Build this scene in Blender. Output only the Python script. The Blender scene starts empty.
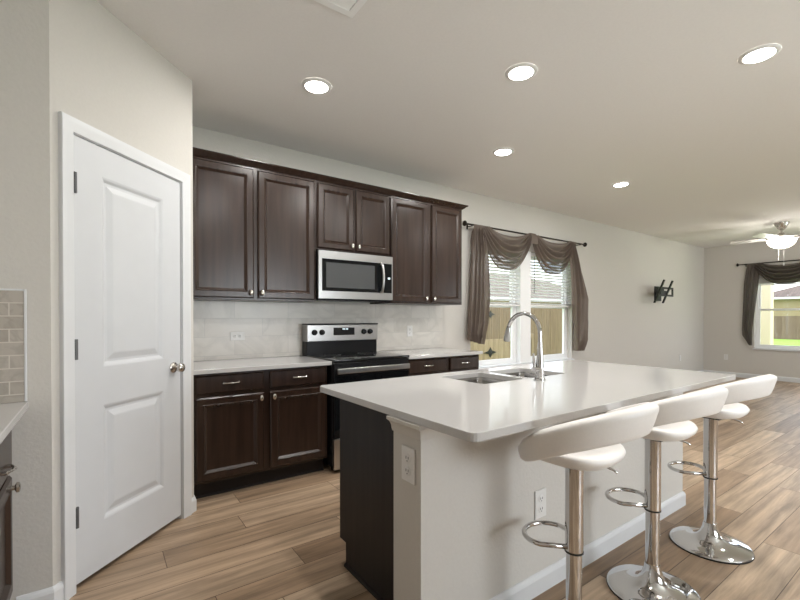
import bpy, bmesh, math, random
from mathutils import Vector, Matrix
PI = math.pi
random.seed(7)
S = bpy.context.scene
COL = S.collection

# ------------------------------------------------------------------ camera
cam_d = bpy.data.cameras.new('camera')
cam = bpy.data.objects.new('camera', cam_d); COL.objects.link(cam)
cam.location = (0, 0, 1.2257)
cam.rotation_euler = (math.radians(90 - 0.46), 0, math.radians(-35.506))
cam_d.sensor_width = 36.0
cam_d.lens = 422.73 * 36 / 800
cam_d.shift_y = 20.54 / 800
cam_d.clip_start = 0.02
S.camera = cam

# ------------------------------------------------------------------ room constants (metres)
D = 3.6645        # back wall
H = 2.7311        # ceiling
E = 10.772        # far wall
XL = -0.87        # left wall behind the small counter
YS = -2.9         # wall behind the camera
YP = 2.324        # stub wall beside the pantry
WT = 0.15         # wall thickness
FZ = -0.016       # finished floor level

# ------------------------------------------------------------------ world, sun, exposure
W = bpy.data.worlds.new('sky'); S.world = W; W.use_nodes = True
nt = W.node_tree; nt.nodes.clear()
wo = nt.nodes.new('ShaderNodeOutputWorld'); bg = nt.nodes.new('ShaderNodeBackground')
tc = nt.nodes.new('ShaderNodeTexCoord'); mp = nt.nodes.new('ShaderNodeMapping'); mp.inputs['Scale'].default_value = (1, 1, 2.5)
nz = nt.nodes.new('ShaderNodeTexNoise'); nz.inputs['Scale'].default_value = 3.0; nz.inputs['Detail'].default_value = 5
cr = nt.nodes.new('ShaderNodeValToRGB')
cr.color_ramp.elements[0].position = 0.35; cr.color_ramp.elements[0].color = (0.62, 0.80, 1.0, 1)
cr.color_ramp.elements[1].position = 0.6; cr.color_ramp.elements[1].color = (1.0, 1.0, 1.0, 1)
nt.links.new(tc.outputs['Generated'], mp.inputs['Vector']); nt.links.new(mp.outputs['Vector'], nz.inputs['Vector'])
nt.links.new(nz.outputs['Fac'], cr.inputs['Fac']); nt.links.new(cr.outputs['Color'], bg.inputs['Color'])
bg.inputs['Strength'].default_value = 2.9
nt.links.new(bg.outputs['Background'], wo.inputs['Surface'])

sun_d = bpy.data.lights.new('sun', 'SUN'); sun_d.energy = 3.2; sun_d.angle = math.radians(1.5); sun_d.color = (1, 0.95, 0.86)
sun = bpy.data.objects.new('sun', sun_d); COL.objects.link(sun)
sun.rotation_euler = Vector((0.35, 0.75, -1.25)).to_track_quat('-Z', 'Y').to_euler()

DOWNLIGHT_W = 13.0
ADDED_DAYLIGHT_W = 112.0
FAN_W = 60.0
S.view_settings.view_transform = 'Standard'
S.view_settings.look = 'None'
S.view_settings.gamma = 1.0
S.view_settings.use_curve_mapping = False
S.view_settings.exposure = 0.20

def portal(loc, size, direction):
    d = bpy.data.lights.new('window_portal', 'AREA'); d.shape = 'RECTANGLE'; d.size, d.size_y = size
    d.cycles.is_portal = True
    o = bpy.data.objects.new('window_portal', d); COL.objects.link(o); o.location = loc
    o.rotation_euler = Vector(direction).to_track_quat('-Z', 'Z').to_euler()
# the window openings: (x or y range, z range)
W1 = (3.66, 4.595); W2 = (4.815, 5.78); WZ = (0.605, 2.12)
W3 = (0.75, 2.79)
WS = [(1.9, 3.9), (8.8, 10.5)]  # made-up openings behind the camera, cut for the added lamps
portal(((W1[0] + W2[1]) / 2, D + WT + .03, 1.38), (2.15, 1.5), (0, -1, 0))
portal((E + WT + .03, (W3[0] + W3[1]) / 2, 1.38), (2.05, 1.5), (-1, 0, 0))
for a in WS:      # lamps added behind the camera, in two made-up windows, to brighten the room
    d = bpy.data.lights.new('added_daylight', 'AREA'); d.shape = 'RECTANGLE'; d.size, d.size_y = a[1] - a[0], 1.7; d.energy = ADDED_DAYLIGHT_W if a[0] < 5 else ADDED_DAYLIGHT_W * 0.62; d.color = (0.88, 0.94, 1.0)
    o = bpy.data.objects.new('added_daylight', d); COL.objects.link(o); o.location = ((a[0] + a[1]) / 2, YS - WT - .03, 1.3)
    o.rotation_euler = Vector((0, 1, 0.7)).to_track_quat('-Z', 'Z').to_euler()

# ------------------------------------------------------------------ materials
def mat(name, color, rough=0.5, metal=0.0, spec=0.5, coat=0.0, bump=None, var=None, emit=None, sheen=0, trans=0):
    """bump=(scale, strength, distance); var=(scale, amount) a soft mottling of the colour itself"""
    m = bpy.data.materials.new(name); m.use_nodes = True
    n = m.node_tree; b = n.nodes['Principled BSDF']
    b.inputs['Base Color'].default_value = (*color, 1); b.inputs['Roughness'].default_value = rough
    b.inputs['Metallic'].default_value = metal; b.inputs['Specular IOR Level'].default_value = spec
    b.inputs['Coat Weight'].default_value = coat; b.inputs['Sheen Weight'].default_value = sheen
    t = n.nodes.new('ShaderNodeTexCoord')
    z = n.nodes.new('ShaderNodeTexNoise'); z.inputs['Scale'].default_value = (var or bump or (8, 0))[0]
    n.links.new(t.outputs['Object'], z.inputs['Vector'])
    amt = var[1] if var else 0.03
    mx = n.nodes.new('ShaderNodeMix'); mx.data_type = 'RGBA'
    mx.inputs[6].default_value = (*[c * (1 - amt) for c in color], 1); mx.inputs[7].default_value = (*[min(1, c * (1 + amt)) for c in color], 1)
    n.links.new(z.outputs['Fac'], mx.inputs[0]); n.links.new(mx.outputs[2], b.inputs['Base Color'])
    if bump:
        zb = n.nodes.new('ShaderNodeTexNoise'); zb.inputs['Scale'].default_value = bump[0]; zb.inputs['Detail'].default_value = 3
        bp = n.nodes.new('ShaderNodeBump'); bp.inputs['Strength'].default_value = bump[1]; bp.inputs['Distance'].default_value = bump[2]
        n.links.new(t.outputs['Object'], zb.inputs['Vector']); n.links.new(zb.outputs['Fac'], bp.inputs['Height']); n.links.new(bp.outputs['Normal'], b.inputs['Normal'])
    if emit:
        b.inputs['Emission Color'].default_value = (*emit[0], 1); b.inputs['Emission Strength'].default_value = emit[1]
    return m

def math_node(n, op, a, b=None):
    k = n.nodes.new('ShaderNodeMath'); k.operation = op
    for i, v in enumerate((a, b)):
        if v is None: continue
        if isinstance(v, (int, float)): k.inputs[i].default_value = v
        else: n.links.new(v, k.inputs[i])
    return k.outputs[0]

def tiled(name, u_axis, v_axis, lu, lv, cols, seam_col, seam=0.003, rough=0.35, grain=None, veins=None, rnd=True, bump=0.3, spec=0.5, offset=None):
    """rows of tiles / planks: v across the rows, u along them; each piece takes its own tone from cols"""
    m = bpy.data.materials.new(name); m.use_nodes = True; n = m.node_tree; b = n.nodes['Principled BSDF']
    t = n.nodes.new('ShaderNodeTexCoord'); sp = n.nodes.new('ShaderNodeSeparateXYZ'); n.links.new(t.outputs['Object'], sp.inputs[0])
    u = sp.outputs[u_axis]; v = sp.outputs[v_axis]
    vr = math_node(n, 'DIVIDE', v, lv); row = math_node(n, 'FLOOR', vr); fv = math_node(n, 'FRACT', vr)
    if offset is None:
        wn = n.nodes.new('ShaderNodeTexWhiteNoise'); wn.noise_dimensions = '1D'; n.links.new(row, wn.inputs['W']); off = wn.outputs['Value']
    else:
        off = math_node(n, 'MULTIPLY', row, offset)
    ur = math_node(n, 'ADD', math_node(n, 'DIVIDE', u, lu), off); colm = math_node(n, 'FLOOR', ur); fu = math_node(n, 'FRACT', ur)
    cb = n.nodes.new('ShaderNodeCombineXYZ'); n.links.new(row, cb.inputs[0]); n.links.new(colm, cb.inputs[1])
    w2 = n.nodes.new('ShaderNodeTexWhiteNoise'); w2.noise_dimensions = '3D'; n.links.new(cb.outputs[0], w2.inputs['Vector'])
    ramp = n.nodes.new('ShaderNodeValToRGB'); els = ramp.color_ramp.elements
    for i, c in enumerate(cols):
        p = i / max(1, len(cols) - 1)
        e = els[0] if i == 0 else (els[1] if i == len(cols) - 1 else els.new(p))
        e.position = p; e.color = (*c, 1)
    n.links.new(w2.outputs['Value'], ramp.inputs[0])
    col = ramp.outputs[0]
    shift = n.nodes.new('ShaderNodeVectorMath'); shift.operation = 'MULTIPLY_ADD'
    n.links.new(w2.outputs['Color'], shift.inputs[0]); shift.inputs[1].default_value = (7, 7, 7)
    sc = n.nodes.new('ShaderNodeMapping'); n.links.new(t.outputs['Object'], sc.inputs['Vector'])
    n.links.new(sc.outputs['Vector'], shift.inputs[2])
    if grain:
        s = [1, 1, 1]; s[u_axis] = grain[0]; s[v_axis] = grain[1]; sc.inputs['Scale'].default_value = s
        z = n.nodes.new('ShaderNodeTexNoise'); z.inputs['Scale'].default_value = 1; z.inputs['Detail'].default_value = 6; z.inputs['Roughness'].default_value = 0.65; z.inputs['Distortion'].default_value = 0.25
        n.links.new(shift.outputs[0], z.inputs['Vector'])
        r2 = n.nodes.new('ShaderNodeValToRGB'); r2.color_ramp.elements[0].position = 0.32; r2.color_ramp.elements[0].color = (grain[2],) * 3 + (1,)
        r2.color_ramp.elements[1].position = 0.68; r2.color_ramp.elements[1].color = (1.12, 1.12, 1.12, 1)
        n.links.new(z.outputs['Fac'], r2.inputs[0])
        mx = n.nodes.new('ShaderNodeMix'); mx.data_type = 'RGBA'; mx.blend_type = 'MULTIPLY'; mx.inputs[0].default_value = 1
        n.links.new(col, mx.inputs[6]); n.links.new(r2.outputs[0], mx.inputs[7]); col = mx.outputs[2]
    if veins:
        z = n.nodes.new('ShaderNodeTexNoise'); z.inputs['Scale'].default_value = veins[0]; z.inputs['Detail'].default_value = 7; z.inputs['Distortion'].default_value = 1.4
        n.links.new(shift.outputs[0], z.inputs['Vector'])
        d = math_node(n, 'ABSOLUTE', math_node(n, 'SUBTRACT', z.outputs['Fac'], 0.5))
        r2 = n.nodes.new('ShaderNodeValToRGB'); r2.color_ramp.elements[0].position = 0.0; r2.color_ramp.elements[0].color = (veins[1],) * 3 + (1,)
        r2.color_ramp.elements[1].position = 0.09; r2.color_ramp.elements[1].color = (1, 1, 1, 1)
        n.links.new(d, r2.inputs[0])
        mx = n.nodes.new('ShaderNodeMix'); mx.data_type = 'RGBA'; mx.blend_type = 'MULTIPLY'; mx.inputs[0].default_value = 1
        n.links.new(col, mx.inputs[6]); n.links.new(r2.outputs[0], mx.inputs[7]); col = mx.outputs[2]
    # seams
    def edge(f, l):
        d = math_node(n, 'MINIMUM', f, math_node(n, 'SUBTRACT', 1.0, f)); return math_node(n, 'MULTIPLY', d, l)
    dist = math_node(n, 'MINIMUM', edge(fv, lv), edge(fu, lu))
    sm = math_node(n, 'LESS_THAN', dist, seam / 2)
    mx = n.nodes.new('ShaderNodeMix'); mx.data_type = 'RGBA'; n.links.new(sm, mx.inputs[0]); n.links.new(col, mx.inputs[6]); mx.inputs[7].default_value = (*seam_col, 1)
    n.links.new(mx.outputs[2], b.inputs['Base Color'])
    bp = n.nodes.new('ShaderNodeBump'); bp.inputs['Strength'].default_value = bump; bp.inputs['Distance'].default_value = 0.002
    n.links.new(math_node(n, 'SUBTRACT', 1.0, sm), bp.inputs['Height']); n.links.new(bp.outputs['Normal'], b.inputs['Normal'])
    b.inputs['Roughness'].default_value = rough; b.inputs['Specular IOR Level'].default_value = spec
    return m

def wood(name, dark, light, rough, axis=2, scale=30, spec=0.5, coat=0.0):
    m = bpy.data.materials.new(name); m.use_nodes = True; n = m.node_tree; b = n.nodes['Principled BSDF']
    t = n.nodes.new('ShaderNodeTexCoord'); mp = n.nodes.new('ShaderNodeMapping'); s = [scale] * 3; s[axis] = scale / 14
    mp.inputs['Scale'].default_value = s
    z = n.nodes.new('ShaderNodeTexNoise'); z.inputs['Scale'].default_value = 1; z.inputs['Detail'].default_value = 5
    r = n.nodes.new('ShaderNodeValToRGB'); r.color_ramp.elements[0].position = 0.3; r.color_ramp.elements[0].color = (*dark, 1)
    r.color_ramp.elements[1].position = 0.72; r.color_ramp.elements[1].color = (*light, 1)
    n.links.new(t.outputs['Object'], mp.inputs['Vector']); n.links.new(mp.outputs['Vector'], z.inputs['Vector'])
    n.links.new(z.outputs['Fac'], r.inputs['Fac']); n.links.new(r.outputs['Color'], b.inputs['Base Color'])
    b.inputs['Roughness'].default_value = rough; b.inputs['Specular IOR Level'].default_value = spec; b.inputs['Coat Weight'].default_value = coat; b.inputs['Coat Roughness'].default_value = 0.3
    return m

def glass_mat(name, tint=(1, 1, 1), refl=0.12, rough=0.0):
    m = bpy.data.materials.new(name); m.use_nodes = True; n = m.node_tree; n.nodes.clear()
    o = n.nodes.new('ShaderNodeOutputMaterial'); mx = n.nodes.new('ShaderNodeMixShader')
    t = n.nodes.new('ShaderNodeBsdfTransparent'); t.inputs[0].default_value = (*tint, 1)
    g = n.nodes.new('ShaderNodeBsdfGlossy'); g.inputs['Roughness'].default_value = rough
    f = n.nodes.new('ShaderNodeLayerWeight'); f.inputs[0].default_value = 0.5     # facing term only: a thin pane, same from both sides
    p5 = math_node(n, 'POWER', f.outputs['Facing'], 5.0)
    n.links.new(math_node(n, 'ADD', math_node(n, 'MULTIPLY', p5, 0.4), 0.025), mx.inputs[0]); n.links.new(t.outputs[0], mx.inputs[1]); n.links.new(g.outputs[0], mx.inputs[2])
    n.links.new(mx.outputs[0], o.inputs[0]); return m

def sheer_mat(name, color, alpha):
    m = bpy.data.materials.new(name); m.use_nodes = True; n = m.node_tree; n.nodes.clear()
    o = n.nodes.new('ShaderNodeOutputMaterial')
    d = n.nodes.new('ShaderNodeBsdfDiffuse'); tl = n.nodes.new('ShaderNodeBsdfTranslucent'); tr = n.nodes.new('ShaderNodeBsdfTransparent')
    sh = n.nodes.new('ShaderNodeBsdfGlossy'); sh.inputs['Roughness'].default_value = 0.45; sh.inputs[0].default_value = (0.5, 0.47, 0.44, 1)
    t = n.nodes.new('ShaderNodeTexCoord'); z = n.nodes.new('ShaderNodeTexNoise'); z.inputs['Scale'].default_value = 160
    n.links.new(t.outputs['Object'], z.inputs['Vector'])
    r = n.nodes.new('ShaderNodeValToRGB'); r.color_ramp.elements[0].color = (*[c * .9 for c in color], 1); r.color_ramp.elements[1].color = (*[c * 1.1 for c in color], 1)
    n.links.new(z.outputs['Fac'], r.inputs[0]); n.links.new(r.outputs[0], d.inputs[0]); n.links.new(r.outputs[0], tl.inputs[0])
    a = n.nodes.new('ShaderNodeMixShader'); a.inputs[0].default_value = 0.35; n.links.new(d.outputs[0], a.inputs[1]); n.links.new(tl.outputs[0], a.inputs[2])
    c = n.nodes.new('ShaderNodeMixShader'); c.inputs[0].default_value = 0.08; n.links.new(a.outputs[0], c.inputs[1]); n.links.new(sh.outputs[0], c.inputs[2])
    bb = n.nodes.new('ShaderNodeMixShader'); bb.inputs[0].default_value = alpha; n.links.new(tr.outputs[0], bb.inputs[1]); n.links.new(c.outputs[0], bb.inputs[2])
    n.links.new(bb.outputs[0], o.inputs[0]); return m

M = {}
M['wall'] = mat('wall_paint', (0.585, 0.56, 0.52), 0.85, spec=0.25, bump=(70, 0.28, 0.004))
M['ceiling'] = mat('ceiling_paint', (0.80, 0.78, 0.755), 0.9, spec=0.2, bump=(70, 0.1, 0.004))
M['trim'] = mat('white_trim_paint', (0.68, 0.69, 0.70), 0.4)
M['door'] = mat('white_door_paint', (0.59, 0.60, 0.615), 0.45)
M['floor'] = tiled('oak_planks', 0, 1, 1.35, 0.182, [(0.33, 0.22, 0.138), (0.70, 0.525, 0.365), (0.52, 0.375, 0.25), (0.76, 0.585, 0.42), (0.40, 0.28, 0.182), (0.62, 0.465, 0.325)], (0.09, 0.055, 0.032), 0.0035, 0.40, grain=(1.3, 20, 0.46), spec=0.35, bump=0.25)
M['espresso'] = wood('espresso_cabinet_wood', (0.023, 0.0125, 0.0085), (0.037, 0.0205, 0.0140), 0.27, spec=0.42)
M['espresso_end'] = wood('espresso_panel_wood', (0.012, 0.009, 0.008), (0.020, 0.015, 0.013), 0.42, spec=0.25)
M['toe'] = mat('toe_kick_black', (0.012, 0.008, 0.007), 0.6)
M['quartz'] = mat('white_quartz', (0.52, 0.51, 0.50), 0.08, var=(220, 0.08), spec=0.55)
M['marble'] = tiled('marble_tile', 0, 2, 0.46, 0.152, [(0.62, 0.585, 0.535), (0.75, 0.72, 0.67), (0.67, 0.64, 0.59)], (0.50, 0.48, 0.45), 0.003, 0.3, veins=(2.2, 0.88), offset=0.5)
M['mosaic'] = tiled('beige_brick_tile', 0, 2, 0.118, 0.0535, [(0.42, 0.38, 0.33), (0.50, 0.46, 0.40), (0.46, 0.42, 0.37)], (0.60, 0.56, 0.50), 0.004, 0.3, veins=(9, 0.85), offset=0.5)
M['steel'] = mat('stainless_steel', (0.47, 0.465, 0.46), 0.28, 1.0, bump=(300, 0.03, 0.001))
M['chrome'] = mat('chrome', (0.60, 0.595, 0.59), 0.07, 1.0)
M['nickel'] = mat('brushed_nickel', (0.62, 0.59, 0.55), 0.24, 1.0)
M['sinksteel'] = mat('sink_steel', (0.45, 0.44, 0.43), 0.22, 1.0)
M['black'] = mat('black_enamel', (0.010, 0.010, 0.011), 0.25, spec=0.22)
M['blackglass'] = mat('black_glass', (0.006, 0.007, 0.008), 0.06, spec=0.35)
M['ovenwin'] = mat('microwave_window', (0.075, 0.078, 0.08), 0.12)
M['display'] = mat('dark_display', (0.01, 0.012, 0.015), 0.1)
M['digits'] = mat('lit_clock_digits', (0.8, 0.9, 0.95), 0.4, emit=((0.75, 0.9, 1.0), 0.35))
M['leather'] = mat('white_leatherette', (0.78, 0.755, 0.725), 0.42, bump=(120, 0.05, 0.002))
M['plastic'] = mat('white_plastic', (0.72, 0.71, 0.69), 0.35)
M['slot'] = mat('dark_slot', (0.03, 0.03, 0.03), 0.6)
M['bronze'] = mat('oil_rubbed_bronze', (0.022, 0.015, 0.011), 0.4, 0.6)
M['blackmetal'] = mat('black_metal', (0.018, 0.018, 0.018), 0.5, 0.3)
M['grey'] = mat('hinge_grey', (0.09, 0.09, 0.09), 0.4, 0.2)
M['vinyl'] = mat('white_vinyl', (0.82, 0.82, 0.82), 0.4)
M['blind'] = mat('white_blind', (0.80, 0.79, 0.77), 0.5)
M['scarf'] = sheer_mat('grey_brown_sheer', (0.20, 0.155, 0.128), 0.94)
M['scarf_sheer'] = sheer_mat('grey_brown_sheer_swag', (0.20, 0.155, 0.128), 0.82)
M['scarf2'] = sheer_mat('dark_taupe_sheer', (0.125, 0.105, 0.088), 0.9)
M['glass'] = glass_mat('window_glass')
M['lamp'] = mat('lit_lamp_lens', (0.9, 0.9, 0.9), 0.4, emit=((1.0, 0.97, 0.92), 14))
M['bowl'] = mat('lit_frosted_bowl', (0.9, 0.9, 0.88), 0.4, emit=((1.0, 0.96, 0.90), 5))
M['fanblade'] = mat('pale_fan_blade', (0.66, 0.65, 0.63), 0.35)
M['fence'] = tiled('weathered_fence', 2, 0, 9.0, 0.145, [(0.17, 0.115, 0.07), (0.23, 0.165, 0.105), (0.20, 0.14, 0.085)], (0.10, 0.065, 0.035), 0.009, 0.8, grain=(2, 22, 0.7), offset=0.0)
M['fence_y'] = tiled('brown_fence', 2, 1, 9.0, 0.145, [(0.17, 0.115, 0.085), (0.25, 0.175, 0.13), (0.21, 0.145, 0.105)], (0.06, 0.04, 0.03), 0.009, 0.8, grain=(2, 22, 0.7), offset=0.0)
M['gate'] = tiled('light_gate', 2, 0, 9.0, 0.145, [(0.32, 0.245, 0.155), (0.40, 0.315, 0.205), (0.36, 0.28, 0.18)], (0.2, 0.13, 0.07), 0.008, 0.8, grain=(2, 22, 0.75), offset=0.0)
M['grass'] = mat('lawn', (0.20, 0.36, 0.045), 0.9, var=(6, 0.35), bump=(60, 0.6, 0.03))
M['roof'] = tiled('roof_shingle', 0, 1, 0.6, 0.22, [(0.10, 0.072, 0.062), (0.135, 0.10, 0.088)], (0.06, 0.07, 0.06), 0.02, 0.9)
M['stucco'] = mat('tan_siding', (0.36, 0.27, 0.17), 0.85)
M['post'] = mat('cream_patio_post', (0.62, 0.53, 0.40), 0.7)
M['concrete'] = mat('patio_concrete', (0.45, 0.43, 0.40), 0.85)

# ------------------------------------------------------------------ mesh helpers
OFF = {}
def box(bm, x0, x1, y0, y1, z0, z1, bev=0.0, seg=2):
    r = bmesh.ops.create_cube(bm, size=1.0)
    vs = r['verts']
    bmesh.ops.scale(bm, vec=(abs(x1 - x0), abs(y1 - y0), abs(z1 - z0)), verts=vs)
    bmesh.ops.translate(bm, vec=((x0 + x1) / 2, (y0 + y1) / 2, (z0 + z1) / 2), verts=vs)
    if bev > 0:
        es = list({e for v in vs for e in v.link_edges})
        bmesh.ops.bevel(bm, geom=es, offset=bev, segments=seg, affect='EDGES', profile=0.5)

def lathe(bm, prof, seg=28, c=(0, 0, 0), axis='z', cap=True):
    """prof: [(r, h)...]; axis z / x / y"""
    def P(r, h, a):
        u, v = r * math.cos(a), r * math.sin(a)
        p = {'z': (u, v, h), 'x': (h, u, v), 'y': (v, h, u)}[axis]
        return (p[0] + c[0], p[1] + c[1], p[2] + c[2])
    rings = []
    for r, h in prof:
        if r < 1e-6: rings.append([bm.verts.new(P(0, h, 0))])
        else: rings.append([bm.verts.new(P(r, h, 2 * PI * k / seg)) for k in range(seg)])
    for a, b in zip(rings, rings[1:]):
        for k in range(seg):
            q = (k + 1) % seg
            if len(a) == 1 and len(b) == 1: continue
            if len(a) == 1: bm.faces.new((a[0], b[q], b[k]))
            elif len(b) == 1: bm.faces.new((a[k], a[q], b[0]))
            else: bm.faces.new((a[k], a[q], b[q], b[k]))
    if cap:
        for g in (rings[0], rings[-1]):
            if len(g) > 2: bm.faces.new(g)

def tube(bm, pts, r, seg=10, closed=False, radii=None):
    pts = [Vector(p) for p in pts]; n = len(pts)
    tans = []
    for i in range(n):
        a = pts[(i - 1) % n] if (closed or i > 0) else pts[i]
        b = pts[(i + 1) % n] if (closed or i < n - 1) else pts[i]
        tans.append((b - a).normalized())
    up = Vector((0, 0, 1)) if abs(tans[0].z) < 0.9 else Vector((0, 1, 0))
    nrm = (up - tans[0] * up.dot(tans[0])).normalized()
    rings = []
    for i in range(n):
        nrm = (nrm - tans[i] * nrm.dot(tans[i]))
        nrm = nrm.normalized() if nrm.length > 1e-6 else tans[i].orthogonal().normalized()
        bi = tans[i].cross(nrm); rr = radii[i] if radii else r
        rings.append([bm.verts.new(pts[i] + nrm * rr * math.cos(2 * PI * k / seg) + bi * rr * math.sin(2 * PI * k / seg)) for k in range(seg)])
    for i in range(n if closed else n - 1):
        a, b = rings[i], rings[(i + 1) % n]
        for k in range(seg):
            q = (k + 1) % seg
            bm.faces.new((a[k], a[q], b[q], b[k]))
    if not closed:
        bm.faces.new(rings[0][::-1]); bm.faces.new(rings[-1])

def grid_slab(bm, us, vs, holes, thick, f, bev_corners=0.0):
    """a slab in (u, v) with rectangular holes; f(u, v, w) -> 3-D, w in [0, thick]"""
    us = sorted(set(us)); vs = sorted(set(vs)); V = {}
    def g(i, j, k):
        if (i, j, k) not in V: V[(i, j, k)] = bm.verts.new(f(us[i], vs[j], k * thick))
        return V[(i, j, k)]
    def solid(i, j):
        if i < 0 or j < 0 or i >= len(us) - 1 or j >= len(vs) - 1: return False
        cu, cv = (us[i] + us[i + 1]) / 2, (vs[j] + vs[j + 1]) / 2
        return not any(h[0] < cu < h[1] and h[2] < cv < h[3] for h in holes)
    for i in range(len(us) - 1):
        for j in range(len(vs) - 1):
            if not solid(i, j): continue
            bm.faces.new((g(i, j, 0), g(i + 1, j, 0), g(i + 1, j + 1, 0), g(i, j + 1, 0)))
            bm.faces.new((g(i, j, 1), g(i, j + 1, 1), g(i + 1, j + 1, 1), g(i + 1, j, 1)))
            for (di, dj, a, b) in ((-1, 0, (0, 0), (0, 1)), (1, 0, (1, 1), (1, 0)), (0, -1, (1, 0), (0, 0)), (0, 1, (0, 1), (1, 1))):
                if not solid(i + di, j + dj):
                    bm.faces.new((g(i + a[0], j + a[1], 0), g(i + b[0], j + b[1], 0), g(i + b[0], j + b[1], 1), g(i + a[0], j + a[1], 1)))
    bmesh.ops.recalc_face_normals(bm, faces=bm.faces)
    if bev_corners:
        es = []
        for e in bm.edges:
            k0 = [k for k, v in V.items() if v in e.verts]
            if len(k0) == 2 and k0[0][:2] == k0[1][:2] and len(e.link_faces) == 2 and e.calc_face_angle(0) > 1.0: es.append(e)
        bmesh.ops.bevel(bm, geom=es, offset=bev_corners, segments=4, affect='EDGES', profile=0.5)

def sweep(bm, path, prof, f, side=1, cap=True):
    """mitred moulding: path = 2-D points, prof = [(a outward, b)], f(p, b) -> 3-D"""
    n = len(path); rows = []
    P = [Vector(p) for p in path]
    def nr(a, b):
        d = (b - a).normalized(); return Vector((d.y, -d.x)) * side
    for i in range(n):
        ns = []
        if i > 0: ns.append(nr(P[i - 1], P[i]))
        if i < n - 1: ns.append(nr(P[i], P[i + 1]))
        if len(ns) == 2:
            m = (ns[0] + ns[1]); m = m / max(1e-6, m.length_squared) * 2
        else: m = ns[0]
        rows.append([bm.verts.new(f(P[i] + m * a, b)) for a, b in prof])
    for r0, r1 in zip(rows, rows[1:]):
        for k in range(len(prof) - 1): bm.faces.new((r0[k], r0[k + 1], r1[k + 1], r1[k]))
        bm.faces.new((r0[-1], r0[0], r1[0], r1[-1]))
    if cap: bm.faces.new(rows[0]); bm.faces.new(rows[-1][::-1])
    bmesh.ops.recalc_face_normals(bm, faces=bm.faces)

def panel(bm, rect, prof, f):
    """nested rectangles: rect (u0,u1,v0,v1), prof [(inset, height)], f(u, v, h); last ring is capped"""
    prev = None
    for ins, h in prof:
        u0, u1, v0, v1 = rect[0] + ins, rect[1] - ins, rect[2] + ins, rect[3] - ins
        ring = [bm.verts.new(f(*p, h)) for p in ((u0, v0), (u1, v0), (u1, v1), (u0, v1))]
        if prev:
            for k in range(4): bm.faces.new((prev[k], prev[(k + 1) % 4], ring[(k + 1) % 4], ring[k]))
        prev = ring
    bm.faces.new(prev)

def obj(name, bm, m, parent=None, smooth=False, sub=0, solid=0.0, label=None, normals=True):
    if normals: bmesh.ops.recalc_face_normals(bm, faces=bm.faces)
    off = OFF.get(parent.name) if parent else None
    if off: bmesh.ops.translate(bm, vec=[-c for c in off], verts=bm.verts)
    me = bpy.data.meshes.new(name); bm.to_mesh(me); bm.free()
    me.materials.append(M[m] if isinstance(m, str) else m)
    if smooth:
        for p in me.polygons: p.use_smooth = True
    o = bpy.data.objects.new(name, me); COL.objects.link(o)
    if parent: o.parent = parent
    OFF[o.name] = off
    if smooth and smooth != 'all':
        me.set_sharp_from_angle(angle=math.radians(smooth if smooth > 1 else 40))
    if solid:
        k = o.modifiers.new('thickness', 'SOLIDIFY'); k.thickness = solid; k.offset = 0
    if sub:
        k = o.modifiers.new('subdivision', 'SUBSURF'); k.levels = sub; k.render_levels = sub
    if label: o['label'] = label
    return o

def tag(o, label, cat, group=None, kind=None):
    o['label'] = label; o['category'] = cat
    if group: o['group'] = group
    if kind: o['kind'] = kind
    return o

def thing(name, label, cat, loc=(0, 0, 0), group=None):
    o = bpy.data.objects.new(name, None); COL.objects.link(o); o.location = loc; o.empty_display_size = 0.1
    OFF[o.name] = tuple(loc)
    return tag(o, label, cat, group)

def struct(name, bm, m, parent=None, **k):
    o = obj(name, bm, m, parent, **k)
    if not parent: o['kind'] = 'structure'
    return o

def copy_tree(o, parent=None):
    c = o.copy(); COL.objects.link(c)
    if parent: c.parent = parent
    for ch in list(o.children): copy_tree(ch, c)
    return c

def NB(): return bmesh.new()

# ------------------------------------------------------------------ room shell
PL = Vector((-0.0906, 2.3956)); PT = Vector((0.7156, 0.6985)); PN = Vector((0.6985, -0.7156))
def pw(s, z, n=0.0):      # pantry wall coordinates
    p = PL + PT * s + PN * n; return (p.x, p.y, z)
S0, S1 = -0.103, 0.816
pcL = pw(S0, 0); pcR = pw(S1, 0)

b = NB(); box(b, XL - WT, E + WT, YS - WT, D + WT, FZ - 0.12, FZ); struct('floor', b, 'floor')
b = NB(); box(b, XL - WT, E + WT, YS - WT, D + WT, H, H + 0.15); struct('ceiling', b, 'ceiling')
b = NB()
grid_slab(b, [XL - WT, W1[0], W2[1], E + WT], [FZ, WZ[0], WZ[1], H], [(W1[0], W2[1], *WZ)], WT, lambda u, v, w: (u, D + w, v))
struct('wall_back', b, 'wall')
b = NB()
grid_slab(b, [YS - WT, W3[0], W3[1], D], [FZ, WZ[0], WZ[1], H], [(*W3, *WZ)], WT, lambda u, v, w: (E + w, u, v))
struct('wall_right', b, 'wall')
b = NB()
grid_slab(b, [XL - WT, WS[0][0], WS[0][1], WS[1][0], WS[1][1], E], [FZ, .45, 2.15, H], [(*WS[0], .45, 2.15), (*WS[1], .45, 2.15)], WT, lambda u, v, w: (u, YS - w, v))
struct('wall_front', b, 'wall')
b = NB(); box(b, XL - WT, XL, YS, D, FZ, H); struct('wall_left', b, 'wall')
b = NB(); box(b, XL, pcL[0], YP, YP + 0.1, FZ, H); struct('wall_stub', b, 'wall')
DO = (-0.008, 0.712, FZ, 2.057)       # door opening in the pantry wall
b = NB(); grid_slab(b, [S0, DO[0], DO[1], S1], [FZ, DO[3], H], [DO], 0.1, lambda u, v, w: pw(u, v, -w)); struct('wall_pantry', b, 'wall')
b = NB(); box(b, pcR[0] - 0.1, pcR[0], pcR[1], D, FZ, H); struct('wall_return', b, 'wall')

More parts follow.
